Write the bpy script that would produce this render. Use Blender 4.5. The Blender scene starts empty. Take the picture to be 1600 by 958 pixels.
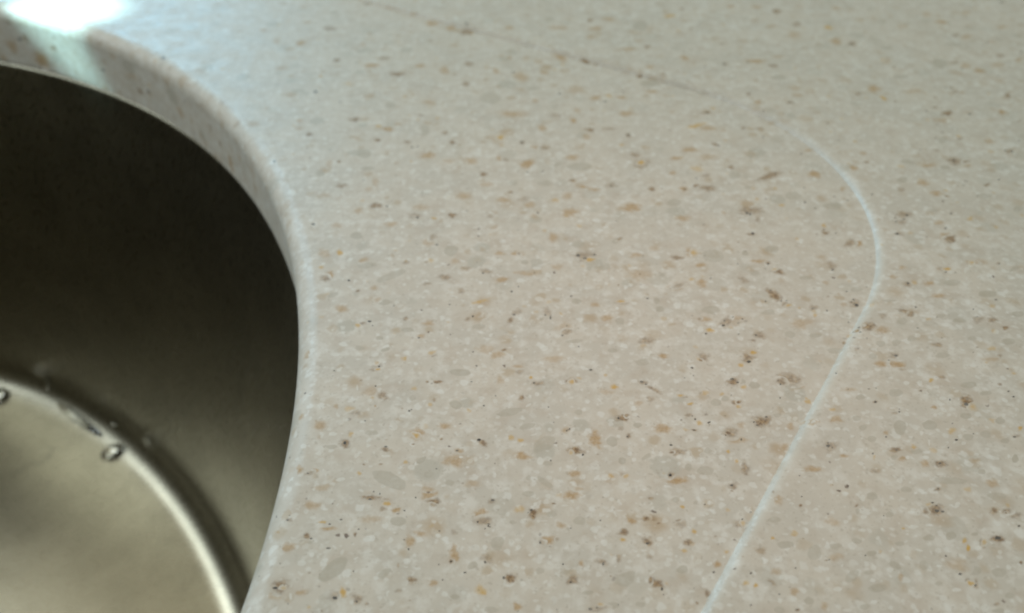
import bpy, bmesh, math, random
from mathutils import Vector, noise

# ------------------------------------------------------------------ camera
S = bpy.context.scene
CAM_H = 0.12
cam_d = bpy.data.cameras.new('camera')
cam = bpy.data.objects.new('camera', cam_d)
S.collection.objects.link(cam)
cam.location = (0, 0, CAM_H)
cam.rotation_euler = (math.radians(50), 0, 0)          # 40 degrees below the horizon
cam_d.sensor_width = 36
cam_d.lens = 31.18
cam_d.clip_start = 0.005
cam_d.clip_end = 50
cam_d.dof.use_dof = True
cam_d.dof.focus_distance = 0.158
cam_d.dof.aperture_fstop = 17
S.camera = cam

# ------------------------------------------------------------------ light
W = bpy.data.worlds.new('World')
S.world = W
W.use_nodes = True
bg = W.node_tree.nodes['Background']
bg.inputs[0].default_value = (0.93, 1.0, 0.90, 1)
bg.inputs[1].default_value = 0.27


def area(name, az, el, dist, sx, sy, power, col, target=(-0.05, 0.15, 0)):
    l = bpy.data.lights.new(name, 'AREA')
    l.shape = 'RECTANGLE'
    l.size, l.size_y, l.energy, l.color = sx, sy, power, col
    o = bpy.data.objects.new(name, l)
    S.collection.objects.link(o)
    a, e = math.radians(az), math.radians(el)
    t = Vector(target)
    d = Vector((math.cos(a) * math.cos(e), math.sin(a) * math.cos(e), math.sin(e)))
    o.location = t + d * dist
    o.rotation_euler = d.to_track_quat('Z', 'Y').to_euler()
    return o


# daylight windows left of the sink and beyond it; warm light from the room's ceiling
area('window_light', 170, 34, 0.8, 0.42, 0.44, 2.6, (0.78, 0.92, 1.0))
area('far_window_light', 119, 18, 1.5, 0.60, 0.58, 7.6, (0.26, 0.68, 1.0))
area('ceiling_light', 100, 60, 2.2, 4.5, 4.0, 28, (1.0, 0.93, 0.68))
# a narrow shaft of sun that falls across the far edge of the sink opening
sp = bpy.data.lights.new('sun_shaft', 'SPOT')
sp.energy, sp.color = 420, (0.52, 0.95, 1.0)
sp.spot_size, sp.spot_blend, sp.shadow_soft_size = math.radians(1.4), 0.8, 0.004
so = bpy.data.objects.new('sun_shaft', sp)
S.collection.objects.link(so)
st = Vector((-0.158, 0.305, 0))
sdv = Vector((math.cos(math.radians(174)) * math.cos(math.radians(48)),
              math.sin(math.radians(174)) * math.cos(math.radians(48)), math.sin(math.radians(48))))
so.location = st + sdv * 1.6
so.rotation_euler = sdv.to_track_quat('Z', 'Y').to_euler()

# added spot behind and above the viewer, imitating the lens's pink cast mid-frame
lp = bpy.data.lights.new('pink_cast_spot', 'SPOT')
lp.energy, lp.color = 15, (1.0, 0.62, 0.56)
lp.spot_size, lp.spot_blend, lp.shadow_soft_size = math.radians(9.5), 1.0, 0.06
lo = bpy.data.objects.new('pink_cast_spot', lp)
S.collection.objects.link(lo)
lo.location = (0.25, -0.35, 1.15)
lo.rotation_euler = (lo.location - Vector((0.025, 0.135, 0))).to_track_quat('Z', 'Y').to_euler()

S.view_settings.view_transform = 'Standard'
S.view_settings.look = 'None'
S.view_settings.exposure = -0.04
S.view_settings.gamma = 1
S.cycles.use_denoising = True
S.cycles.filter_width = 2.1                # the soft little phone lens
S.cycles.max_bounces = 8
S.cycles.transparent_max_bounces = 16
S.cycles.sample_clamp_indirect = 4

# flecks cast into the countertop: centre and two half axes, in hundredths of a millimetre,
# measured on its surface; the first number is how many of them are large enough to tell apart
MARKS = {
 'T': (231, "3,22798,328,0,0,-228;2807,15394,254,0,-23,-205;-999,10114,190,0,6,-129;2898,18042,249,0,-17,-167;11782,23970,282,0,-57,-164;1077,13624,197,0,-6,-138;5954,13744,198,0,-40,-159;2824,9691,164,0,-12,-82;6890,7940,149,0,-48,-125;1907,24316,267,0,-16,-290;-381,21386,244,0,3,-243;1392,17820,216,0,-8,-164;269,15440,198,0,-1,-83;2930,10318,158,0,-13,-88;-2321,8875,147,0,11,-88;992,9370,151,0,-4,-80;7562,26021,259,0,-39,-184;4745,20802,222,0,-21,-134;5161,20436,220,0,-28,-164;-527,12968,166,0,3,-149;832,12690,164,0,-4,-109;7471,13418,168,0,-31,-97;7427,12426,161,0,-35,-107;9338,12552,162,0,-27,-65;-3205,9527,141,0,11,-68;2736,10861,151,0,-14,-108;4021,10585,149,0,-18,-90;5147,9835,142,0,-18,-70;-1391,9370,140,0,6,-80;1498,28599,256,0,-8,-211;11957,22215,214,0,-55,-147;1589,20403,202,0,-7,-131;5425,21992,213,0,-31,-181;5512,15884,172,0,-15,-71;4002,13897,159,0,-12,-73;-1698,10737,138,0,10,-122;-690,9609,131,0,3,-82;1490,10616,115,0,-13,-180;-3604,7466,117,0,13,-65;-3558,8333,122,0,16,-83;-909,8214,81,0,7,-141;5045,8078,120,0,-19,-70;-4377,25981,220,0,22,-183;-2403,23500,204,0,11,-159;276,25173,215,0,-3,-348;1544,26541,201,-177,-44,-221;9245,28023,231,0,-62,-256;14969,25745,217,0,-76,-181;16359,28652,235,0,-63,-149;-2222,20502,186,0,13,-181;-2214,18042,171,0,13,-167;-2872,17334,167,0,10,-95;-1070,20208,184,0,6,-161;403,20079,184,0,-3,-223;-218,18381,173,0,1,-125;4065,17575,168,0,-20,-134;2812,16101,159,0,-9,-82;3570,14966,152,0,-19,-132;9012,14509,149,0,-27,-73;7129,12426,136,0,-23,-71;-2680,11799,133,0,16,-134;-1225,10923,128,0,4,-71;-3482,10938,128,0,18,-109;1769,11799,133,0,-7,-84;180,10230,124,0,-1,-87;-3314,9159,117,0,16,-91;-2985,8699,114,0,7,-45;598,8490,113,0,-2,-73;-526,9003,116,0,2,-77;4139,24191,190,0,-15,-124;3246,22836,182,0,-19,-190;-3425,21934,177,0,15,-144;-1939,16610,148,0,9,-125;-643,19084,161,0,2,-108;-1170,18554,158,0,7,-173;-4263,16173,145,0,28,-169;-3571,14235,135,0,18,-125;-223,15212,140,0,1,-99;999,15672,143,0,-4,-103;2745,13311,129,0,-11,-96;10398,15689,142,0,-38,-94;5392,10938,116,0,-24,-93;6315,11738,120,0,-18,-60;5861,10975,116,0,-26,-94;8085,9532,108,0,-34,-81;5172,8754,104,0,-24,-87;-2726,29237,196,0,19,-271;-4895,24697,173,0,18,-128;3269,29358,196,0,-11,-138;2775,28546,192,0,-15,-211;2601,27869,189,0,-12,-178;8375,26348,181,0,-26,-113;10491,27515,187,0,-70,-249;14487,29083,195,0,-60,-163;14854,27869,189,0,-80,-203;13963,25700,178,0,-88,-226;14252,25340,176,0,-72,-177;10650,24136,170,0,-77,-247;-1664,20208,151,0,6,-116;440,18154,141,0,-2,-140;1365,18554,143,0,-6,-127;7740,19573,148,0,-48,-185;10729,19798,148,0,-50,-139;10269,18967,144,0,-53,-149;9989,16681,133,0,-57,-151;117,16173,131,0,0,-87;-278,12819,114,0,1,-111;126,12490,112,0,0,-54;4671,13925,120,0,-14,-73;4070,16222,131,0,-23,-146;-1423,9500,98,0,4,-54;1080,9830,99,0,-5,-84;5437,11969,110,0,-38,-153;-1633,8454,82,0,10,-109;-3189,7532,88,0,10,-55;4244,7472,87,0,-13,-54;-6880,27664,167,0,41,-225;-7166,27197,165,0,19,-98;-2856,25936,159,0,13,-160;-2080,25618,158,0,16,-268;3720,26922,163,0,-17,-169;848,26259,161,0,-4,-186;987,25483,157,0,-3,-125;2440,23781,150,0,-10,-141;4257,25609,158,0,-13,-113;5405,26254,160,0,-24,-163;11283,30343,179,0,-42,-150;8347,24177,151,0,-46,-186;8311,23725,149,0,-28,-113;14228,29748,176,0,-80,-224;15614,29861,176,0,-84,-214;13081,28759,172,0,-65,-192;15503,27415,166,0,-41,-100;11653,26067,160,0,-75,-230;-3453,19175,97,0,28,-240;655,20938,137,0,-2,-102;2052,18846,128,0,-6,-88;954,16787,119,0,-5,-152;4307,20371,135,0,-14,-98;7956,16560,118,0,-30,-100;12778,21051,137,0,-56,-137;10417,18496,126,0,-42,-115;-3331,15932,115,0,12,-95;-1720,13764,106,0,6,-80;-275,16173,116,0,1,-87;1967,13925,106,0,-12,-142;2987,12782,88,-50,-26,-69;3251,16370,117,0,-12,-98;4196,15742,114,0,-14,-85;4119,15099,111,0,-22,-134;10190,15665,114,0,-33,-84;7111,9948,88,0,-25,-71;-1212,7697,79,0,3,-45;-1481,8600,83,0,5,-61;4054,7826,79,0,-15,-68;4410,9185,85,0,-21,-91;-6996,29380,164,0,24,-137;-8335,28699,150,0,34,-159;-2053,28859,151,0,13,-240;3212,23822,131,0,-10,-101;-82,28599,149,0,0,-159;7645,30459,157,0,-33,-174;8530,30413,156,0,-37,-174;13110,23905,131,0,-47,-123;-3578,18876,112,0,15,-118;-4605,18583,111,0,14,-87;-3706,17903,108,0,18,-138;-4138,17281,106,0,20,-132;837,21992,124,0,-5,-181;-301,20338,118,0,1,-117;4288,18876,112,0,-13,-89;10027,17225,105,0,-35,-95;-1284,15884,101,0,5,-95;1759,14360,95,0,-5,-76;7034,14382,95,0,-22,-76;-920,10347,79,0,3,-59;1128,9500,76,0,-2,-41;7989,10019,77,0,-25,-63;805,8762,73,0,-3,-62;79,7294,48,0,0,-74;-7345,30710,135,0,26,-146;-7694,27765,126,0,31,-151;-5960,22421,108,0,17,-93;448,26494,121,0,-2,-188;10666,28599,128,0,-37,-132;7061,23285,110,0,-29,-138;15783,26114,120,0,-57,-130;13814,22688,108,0,-58,-137;-3186,22212,107,0,11,-110;-4207,21421,105,0,19,-140;-4762,20079,100,0,30,-192;2030,21491,105,0,-11,-175;1803,18965,96,0,-4,-59;524,17656,92,0,-2,-97;-405,17202,91,0,1,-94;4121,19635,99,0,-16,-112;11718,19798,99,0,-32,-82;8747,19672,98,0,-41,-137;-3992,15371,85,0,21,-137;-2980,14922,83,0,9,-79;-1834,13369,78,0,5,-58;-2852,14530,82,0,7,-64;8278,15159,83,0,-22,-67;8976,14936,83,0,-32,-88;-3388,9900,66,0,8,-48;-3669,9928,66,0,15,-84;2365,11499,72,0,-6,-56;985,10845,69,0,-3,-68;-220,12108,74,0,1,-104;5051,10923,70,0,-19,-78;5754,10119,67,0,-12,-43;4162,10954,70,0,-12,-62;6753,10061,67,0,-19,-57;-1910,9067,64,0,5,-52;1951,8850,63,0,-7,-63;3203,8027,60,0,-12,-69;4644,7236,57,0,-17,-63;5942,7714,43,0,-22,-67;-490,25573,99,0,2,-179;674,23620,93,0,-3,-160;1872,23029,92,0,-8,-135;1730,22421,90,0,-8,-149;-5511,18267,78,0,27,-141;7882,20769,85,0,-22,-87;9218,20411,84,0,-30,-99;-4073,12893,64,0,16,-93;6823,15099,70,0,-18,-67;8588,15502,70,0,-26,-79;-3880,11207,47,0,15,-80;4832,10436,57,0,-17,-74;1085,8050,50,0,-3,-51;-4840,27564,83,0,19,-150;-78,26541,81,0,0,-189;8263,18876,64,0,-30,-106;-3264,11417,48,0,9,-59;6667,10651,46,0,-18,-55;7751,11277,47,0,-18,-48;5105,17820,56,0,-12,-66;-3787,8655,35,0,7,-32;5376,9491,26,0,-7,-24;-2539,11427,24,0,3,-23"),
 'G': (182, "7415,9586,389,-26,-34,-81;-2072,9691,344,-191,-46,-174;-2784,7935,217,246,100,-113;-2637,15348,351,221,42,-128;570,10510,243,147,53,-162;-47,11271,252,92,22,-108;1765,19951,349,0,-15,-253;4540,16076,304,0,-42,-239;1761,7776,190,96,38,-122;-616,23781,356,0,8,-440;-1008,12318,223,0,5,-106;8056,9255,192,0,-39,-92;7087,7838,177,0,-36,-90;4128,24739,328,0,-30,-255;-3221,15742,243,0,18,-141;10064,14565,231,0,-53,-128;4159,14193,215,0,-28,-165;6439,12930,204,0,-26,-93;568,9636,138,-125,-33,-56;5533,7537,155,0,-28,-87;6151,26160,300,0,-17,-102;14163,27265,309,0,-49,-128;844,19145,243,0,-5,-180;6935,18554,238,0,-49,-201;7792,18098,234,0,-46,-167;1264,13214,194,25,0,-65;9467,14958,207,0,-50,-132;280,10923,173,41,8,-67;3332,9886,166,0,-19,-112;-3927,20602,238,0,34,-264;10234,19989,195,-93,-51,-112;5932,16345,205,0,-33,-147;8615,11857,169,0,-40,-102;-1857,8850,147,0,11,-113;4315,8302,142,0,-20,-83;-6349,24233,247,0,42,-227;4291,28759,279,0,-47,-424;8041,24900,251,0,-45,-194;13240,25883,258,0,-151,-408;11734,24944,251,0,-52,-156;-3732,19855,215,0,16,-126;11556,18353,204,0,-58,-143;-1392,16296,190,0,12,-219;-675,13664,171,0,3,-99;5350,14110,174,0,-23,-103;7931,14352,175,0,-15,-46;9885,13071,166,0,-45,-106;8413,12680,163,0,-34,-91;6952,10789,138,0,-66,-198;7503,10851,150,0,-50,-138;6185,9807,142,0,-22,-70;-1979,7866,97,85,47,-65;-234,8429,123,0,2,-156;4736,8172,131,0,-40,-151;5204,7736,134,62,10,-91;7487,7804,128,0,-38,-90;11981,27019,246,0,-38,-117;1534,16535,177,0,-9,-149;3978,18267,188,0,-28,-197;-2720,14445,163,0,13,-114;-2125,13564,157,0,8,-87;2549,12599,151,0,-12,-108;-1042,11466,143,0,7,-147;7171,11654,144,0,-39,-116;1112,8850,119,-39,-27,-97;857,7889,119,0,-2,-45;-305,7251,115,0,1,-63;4246,8787,125,0,-14,-63;5105,8290,121,0,-17,-59;7193,7152,114,0,-22,-52;614,24400,210,0,-2,-126;-2390,21847,124,0,29,-391;-3628,16864,164,0,24,-178;2432,16686,162,96,14,-118;5693,19511,180,0,-35,-184;7426,14877,152,0,-29,-96;6451,15280,154,0,-23,-91;6151,13388,143,0,-20,-78;10433,13916,145,0,-44,-101;9152,13714,144,0,-34,-88;-1581,10128,94,91,29,-47;-3194,10436,125,0,9,-59;-2531,10768,127,0,9,-76;2358,10201,117,80,17,-50;8839,11638,132,0,-24,-60;8246,11070,128,0,-31,-79;7052,10220,123,0,-22,-64;1504,7315,106,0,-6,-64;2649,7935,110,0,-13,-91;5981,9255,117,0,-25,-79;5918,7940,73,-63,-49,-59;35,19175,162,0,0,-150;-3828,14681,124,56,27,-83;2055,15695,143,0,-13,-163;5641,13427,109,-60,-51,-111;7971,13674,131,0,-40,-119;1782,10555,114,0,-12,-134;4607,11969,122,0,-21,-103;8423,10621,114,0,-37,-90;6593,9397,107,0,-23,-67;282,9397,108,0,-1,-67;656,8990,106,0,-3,-77;-619,8004,93,40,23,-65;1929,7337,96,0,-7,-64;5453,8374,102,0,-18,-60;6632,8434,102,0,-26,-72;5569,24191,171,0,-34,-206;11567,21120,155,0,-77,-206;11105,19703,148,0,-42,-113;12138,17819,138,0,-72,-164;9807,19117,145,0,-51,-150;-2517,12968,102,58,23,-63;3244,15394,127,0,-13,-100;1359,14466,122,0,-6,-106;1989,12949,115,0,-6,-75;7628,13033,115,0,-37,-113;11011,15433,150,71,-16,-78;-1424,9816,99,0,6,-84;-1062,9636,98,0,4,-68;2282,10954,105,0,-8,-78;3795,11515,108,0,-17,-98;6362,10516,102,0,-23,-75;8092,10561,102,0,-35,-90;8704,10061,67,0,-56,-128;1152,7532,88,0,-3,-44;-853,7466,87,0,3,-54;3962,7173,85,0,-15,-63;4437,7321,86,0,-19,-74;5480,7804,89,0,-15,-49;6370,7929,45,-66,-76,-70;6992,8471,92,0,-32,-85;5626,8149,90,0,-18,-58;5244,7225,86,0,-16,-53;7473,7407,87,0,-28,-64;6127,8326,91,0,-16,-48;-6180,30188,178,0,28,-182;-3501,23342,148,0,21,-196;-4917,19604,131,0,31,-186;1188,20079,126,109,21,-104;10108,17736,123,0,-30,-82;-3033,13005,102,0,12,-94;3093,14214,108,0,-13,-104;2223,13824,106,0,-11,-120;5361,15440,113,0,-21,-101;7316,13014,102,0,-33,-105;7979,13166,102,0,-33,-95;8824,13855,106,0,-30,-81;625,10056,89,0,-2,-71;6241,11007,93,0,-23,-78;4869,11191,94,0,-13,-57;6629,10090,89,0,-21,-63;8810,10944,93,0,-39,-93;6465,11538,95,0,-25,-82;8701,10471,91,0,-32,-74;430,7912,80,0,-2,-68;2158,8167,55,-60,-38,-45;6150,8893,84,0,-25,-76;5909,18965,113,0,-18,-89;-2671,13311,91,0,8,-69;288,15837,100,0,-1,-95;5283,16173,102,0,-24,-121;7048,12643,88,0,-28,-91;9183,13166,90,0,-30,-76;1923,10114,78,0,-8,-86;1230,11271,83,0,-5,-80;3454,10347,79,0,-15,-88;6291,10789,80,0,-23,-77;3058,9971,78,0,-13,-85;8013,9779,77,0,-28,-69;6482,7614,68,0,-16,-44;7384,8507,72,0,-15,-36;-7182,25438,118,0,18,-89;6283,20469,101,0,-30,-148;3074,14488,68,0,-16,-127;-1867,11631,72,0,7,-83;3993,11615,72,0,-15,-83;4408,12073,74,0,-17,-86;2728,9277,64,0,-9,-66;5647,8956,38,0,-23,-76;1707,15602,71,0,-6,-93;286,9746,48,0,-1,-69;2,8825,52,0,0,-45;-3231,8441,41,0,7,-41;611,13885,45,0,-2,-61"),
 'N': (214, "6570,19480,336,153,-14,-178;5739,17903,294,0,-45,-220;5308,12142,234,0,-45,-190;1638,16101,261,0,-12,-192;5613,14681,175,-155,-61,-117;11473,20021,249,0,-68,-179;9308,17545,228,0,-58,-172;-3552,7642,147,0,22,-110;1269,7262,144,0,-5,-63;-2353,9317,150,0,7,-58;-469,8850,147,0,2,-101;3378,20111,217,0,-29,-255;2685,13234,170,52,3,-112;1109,10347,147,0,-6,-103;2913,10318,147,0,-15,-102;4563,11032,152,0,-37,-172;3918,10768,135,-52,-46,-118;-2692,7466,126,0,15,-97;6913,8982,136,0,-46,-127;-3498,25367,235,0,23,-229;-2324,17683,184,0,11,-135;4886,18905,193,0,-30,-177;2308,14445,163,0,-9,-93;4409,13804,165,83,7,-132;7212,13545,157,0,-48,-157;8134,13998,134,-59,-36,-71;4029,9943,78,0,-34,-168;8390,11407,96,-82,-107,-147;930,7753,118,0,-4,-78;8191,8880,125,0,-27,-63;-6097,28805,237,0,35,-223;-4034,26494,223,0,18,-165;12254,22627,198,0,-57,-151;-3314,18126,172,0,14,-123;2716,21956,195,0,-9,-101;-571,15509,152,-66,-13,-89;-1480,15303,155,0,6,-104;3726,16004,159,0,-15,-105;3612,15010,156,84,7,-83;5057,15189,118,-104,-50,-102;3787,12763,139,0,-18,-110;-2899,11271,130,0,13,-96;2695,11850,115,-70,-23,-57;2019,11127,129,0,-9,-95;5592,10337,124,0,-40,-146;7376,9948,121,0,-37,-99;-1296,9237,118,0,5,-79;-402,8143,111,0,2,-93;-18,7776,109,0,0,-90;2267,8913,116,0,-8,-63;2219,7686,108,0,-10,-78;-4420,22480,180,0,18,-134;-1515,28540,214,0,12,-314;-4289,19025,161,0,19,-131;2501,19042,161,0,-12,-137;9139,17225,151,0,-35,-105;-2617,12508,125,0,10,-90;5886,15509,127,-48,-41,-113;5021,13388,130,0,-29,-135;4643,12745,126,0,-22,-110;9540,13734,131,0,-48,-120;8425,12984,127,0,-25,-68;-2425,11681,120,0,13,-116;1130,12090,123,0,-5,-97;6709,10264,112,0,-19,-58;-2346,7423,97,0,13,-97;-1531,7742,99,0,6,-67;350,8990,74,0,-2,-128;1398,8073,100,0,-5,-70;3716,8799,104,0,-17,-88;2753,8787,104,0,-11,-75;7717,8422,102,0,-35,-84;-1338,26074,180,0,6,-175;1237,22722,163,0,-5,-144;2293,26213,163,-129,-27,-132;15354,26423,181,0,-75,-179;3256,20535,153,0,-16,-148;302,18409,142,0,-2,-143;7786,16585,133,0,-44,-150;10044,16555,132,0,-66,-175;-1015,15625,128,0,3,-70;1123,13505,117,0,-4,-86;5784,14360,110,-39,-31,-82;7486,12680,113,0,-28,-84;-2653,12389,112,0,6,-53;-517,10525,94,-57,-22,-68;490,12021,110,0,-2,-69;4221,12055,110,0,-23,-120;5144,12073,110,0,-24,-103;1803,8625,93,0,-7,-74;2176,8454,82,0,-13,-109;2803,8429,92,0,-11,-72;3917,8196,90,0,-15,-70;3953,7636,59,-57,-30,-36;7003,7603,88,0,-31,-77;8098,8956,94,0,-27,-64;-5123,31007,182,0,27,-214;9158,30032,177,0,-52,-227;9566,28899,172,0,-59,-241;8048,25700,158,0,-37,-163;5522,22890,146,0,-17,-100;-2846,21226,139,0,13,-138;2161,21883,142,0,-8,-122;4972,19511,131,0,-16,-93;8946,16783,118,0,-31,-92;-4086,15257,112,0,22,-135;-1563,12819,101,0,4,-55;94,14110,93,83,40,-107;7134,15719,114,0,-45,-164;6330,14276,108,0,-27,-104;7244,14403,108,0,-44,-147;3969,13545,105,0,-13,-79;9436,15433,112,0,-29,-78;8492,14892,110,0,-38,-110;9829,13734,105,0,-36,-88;-1425,12055,98,0,3,-45;-2967,10510,91,0,17,-119;-3488,9844,82,23,16,-47;2594,11615,96,0,-9,-73;1915,9802,88,0,-6,-61;3646,11765,97,0,-17,-101;3747,9568,87,0,-18,-95;6203,9793,88,0,-17,-56;-2084,9211,85,0,8,-79;2641,26027,140,0,-7,-92;10957,27335,145,0,-73,-247;7976,23261,129,0,-28,-118;-1434,17710,108,0,6,-120;860,20904,120,0,-4,-135;6837,21956,124,0,-23,-108;5582,16915,105,0,-16,-77;13109,20544,118,0,-57,-132;9615,18642,111,0,-35,-105;-2358,15837,89,57,25,-80;-1857,15077,97,0,6,-80;-920,13897,73,82,25,-50;-3079,13764,92,0,8,-60;738,14131,80,0,-4,-144;7637,13855,92,0,-23,-73;-2234,10376,79,0,7,-65;2510,12038,86,0,-7,-62;7489,12280,86,0,-11,-32;-330,9250,75,0,1,-58;2187,8901,74,0,-6,-56;7458,8338,61,0,-34,-83;7878,8956,73,0,-32,-76;-5511,26353,121,0,21,-140;2652,29247,130,0,-9,-137;4333,27098,123,0,-19,-166;-1383,24697,116,0,8,-191;5272,24484,115,0,-29,-189;10107,23807,112,0,-46,-154;14537,27972,126,0,-59,-154;13734,25929,119,0,-60,-156;14414,23709,112,0,-69,-161;-5541,21633,105,0,21,-120;-3644,21316,104,0,12,-104;-1835,16813,89,0,10,-152;-165,20273,101,0,1,-110;-736,19586,99,0,3,-111;5444,21088,104,0,-18,-103;5672,19919,100,0,-18,-95;7329,16967,90,0,-20,-72;11743,19989,100,0,-25,-64;-1093,14812,83,0,5,-109;-26,13864,80,0,0,-101;4846,13234,77,0,-12,-57;8225,13916,79,0,-32,-93;149,12318,74,0,-1,-88;181,11631,72,0,-1,-73;3204,11681,72,0,-7,-50;3240,11200,71,0,-8,-54;2729,9802,66,0,-10,-70;4154,11515,72,0,-11,-59;3915,10100,67,0,-12,-63;8184,12063,73,0,-19,-52;8939,10576,68,0,-24,-54;7118,9397,64,0,-15,-40;-3642,8875,63,0,9,-46;-3302,8551,52,0,13,-73;-2146,9093,64,0,6,-52;-1313,9172,64,0,3,-39;-1730,7564,59,0,4,-37;-940,8625,62,0,4,-74;473,8441,62,0,-1,-53;1676,8143,50,0,-6,-70;2163,8167,61,0,-7,-59;2134,7753,39,0,-8,-67;2966,7510,58,0,-11,-65;6753,8944,63,0,-20,-56;6953,7647,58,0,-19,-49;12991,23937,105,0,-31,-82;280,21198,97,0,-1,-117;3496,18876,90,0,-12,-100;5914,30262,122,0,-21,-144;-1615,21198,95,0,6,-124;3881,25191,98,0,-12,-110;4566,24998,97,0,-28,-216;6600,25773,99,0,-24,-127;-1835,21718,88,0,7,-121;3175,21583,88,0,-12,-120;-520,17656,77,0,2,-81;2496,16736,72,54,11,-60;6401,21992,89,0,-19,-94;4616,19025,81,0,-12,-78;5860,17521,76,0,-23,-107;9163,19957,83,0,-23,-77;-2194,13897,66,0,7,-73;6968,13427,65,0,-21,-70;6818,12856,63,0,-22,-74;2093,10692,57,0,-6,-61;6974,11133,58,0,-19,-57;2722,8863,52,0,-4,-25;2324,9303,54,0,-5,-45;12037,22972,84,0,-34,-93;1513,19266,75,0,-4,-79;12064,21203,79,0,-38,-97;11208,20564,78,0,-32,-86;11827,18860,73,0,-44,-106;5724,15804,66,0,-16,-71;9981,13476,60,0,-28,-67;6740,27315,93,0,-25,-139;10647,18353,69,0,-17,-46;-3313,14825,61,0,7,-52;-165,12960,56,0,0,-45;3884,13905,58,0,-8,-49;9551,12673,55,0,-20,-47;3287,10830,51,0,-4,-28;2108,11191,52,0,-5,-48;1971,10861,51,0,-6,-62;6700,11413,52,0,-15,-49;-2672,27846,84,0,9,-127;-2584,22737,73,0,7,-95;5512,29613,88,0,-17,-123;5957,28525,85,0,-18,-116;6910,23807,75,0,-25,-122;-4528,20188,67,0,11,-71;-45,18728,64,0,0,-64;3706,12653,50,0,-5,-33;10762,15642,57,0,-24,-56;-1455,11581,29,-18,-16,-60;-2287,10042,45,0,3,-26;2810,10303,45,0,-5,-38;-2182,7347,39,0,4,-32;-1778,8004,20,0,5,-46;-953,8085,40,0,2,-40;721,8490,31,0,-2,-49;4885,8021,40,0,-4,-16;7223,7268,38,0,-12,-28;4228,11525,43,0,-10,-49;695,9198,38,0,-1,-24;4223,7169,34,0,-6,-23;7891,7986,36,0,-12,-28;161,16173,49,0,0,-58;9205,11880,41,0,-19,-44;-2529,8588,31,0,6,-42;2786,7358,33,0,-4,-28;5657,9059,36,0,-12,-39;14072,22163,53,0,-32,-74;1697,15894,43,0,-3,-48;6656,13157,39,0,-16,-57;-1622,12062,37,0,2,-31;2390,8804,31,0,-3,-23;3271,8551,31,0,-4,-22;3706,9464,32,0,-3,-16;4364,9357,22,0,-9,-40;4743,9072,27,0,-10,-39;12252,23580,52,0,-26,-72;-1540,7401,27,0,1,-15;7326,17123,36,0,-18,-68;-1914,15846,37,0,2,-33;6739,14629,36,0,-11,-39;-2889,12101,32,0,4,-31;-2247,10601,30,0,2,-18;-1758,10495,30,0,2,-24;-1259,10616,30,0,2,-30;7655,11705,31,0,-12,-33;11032,23348,44,0,-16,-48;3757,18905,39,0,-5,-41;5208,16610,35,0,-7,-35;7109,16926,36,0,-12,-46;-839,9622,26,0,1,-27;1509,10265,27,0,-2,-20;-3142,7878,24,0,3,-16;3287,8405,25,0,-3,-19;8061,8918,25,0,-9,-20;6612,7844,24,0,-6,-16;-2575,10034,24,0,3,-26;6697,11748,26,0,-5,-17;-1487,7695,22,0,2,-20;-2843,7226,21,0,2,-15;1527,7821,22,0,-2,-18;368,17413,30,0,0,-37;9192,12902,25,0,-9,-22;-231,9075,21,0,0,-16;-2033,11362,21,0,2,-16;5391,9491,19,0,-5,-19;-2205,7230,17,0,1,-11;-379,7543,18,0,0,-18;3607,8094,18,0,-3,-16;4622,8422,18,0,-4,-17;2307,15019,22,0,-3,-31"),
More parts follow.
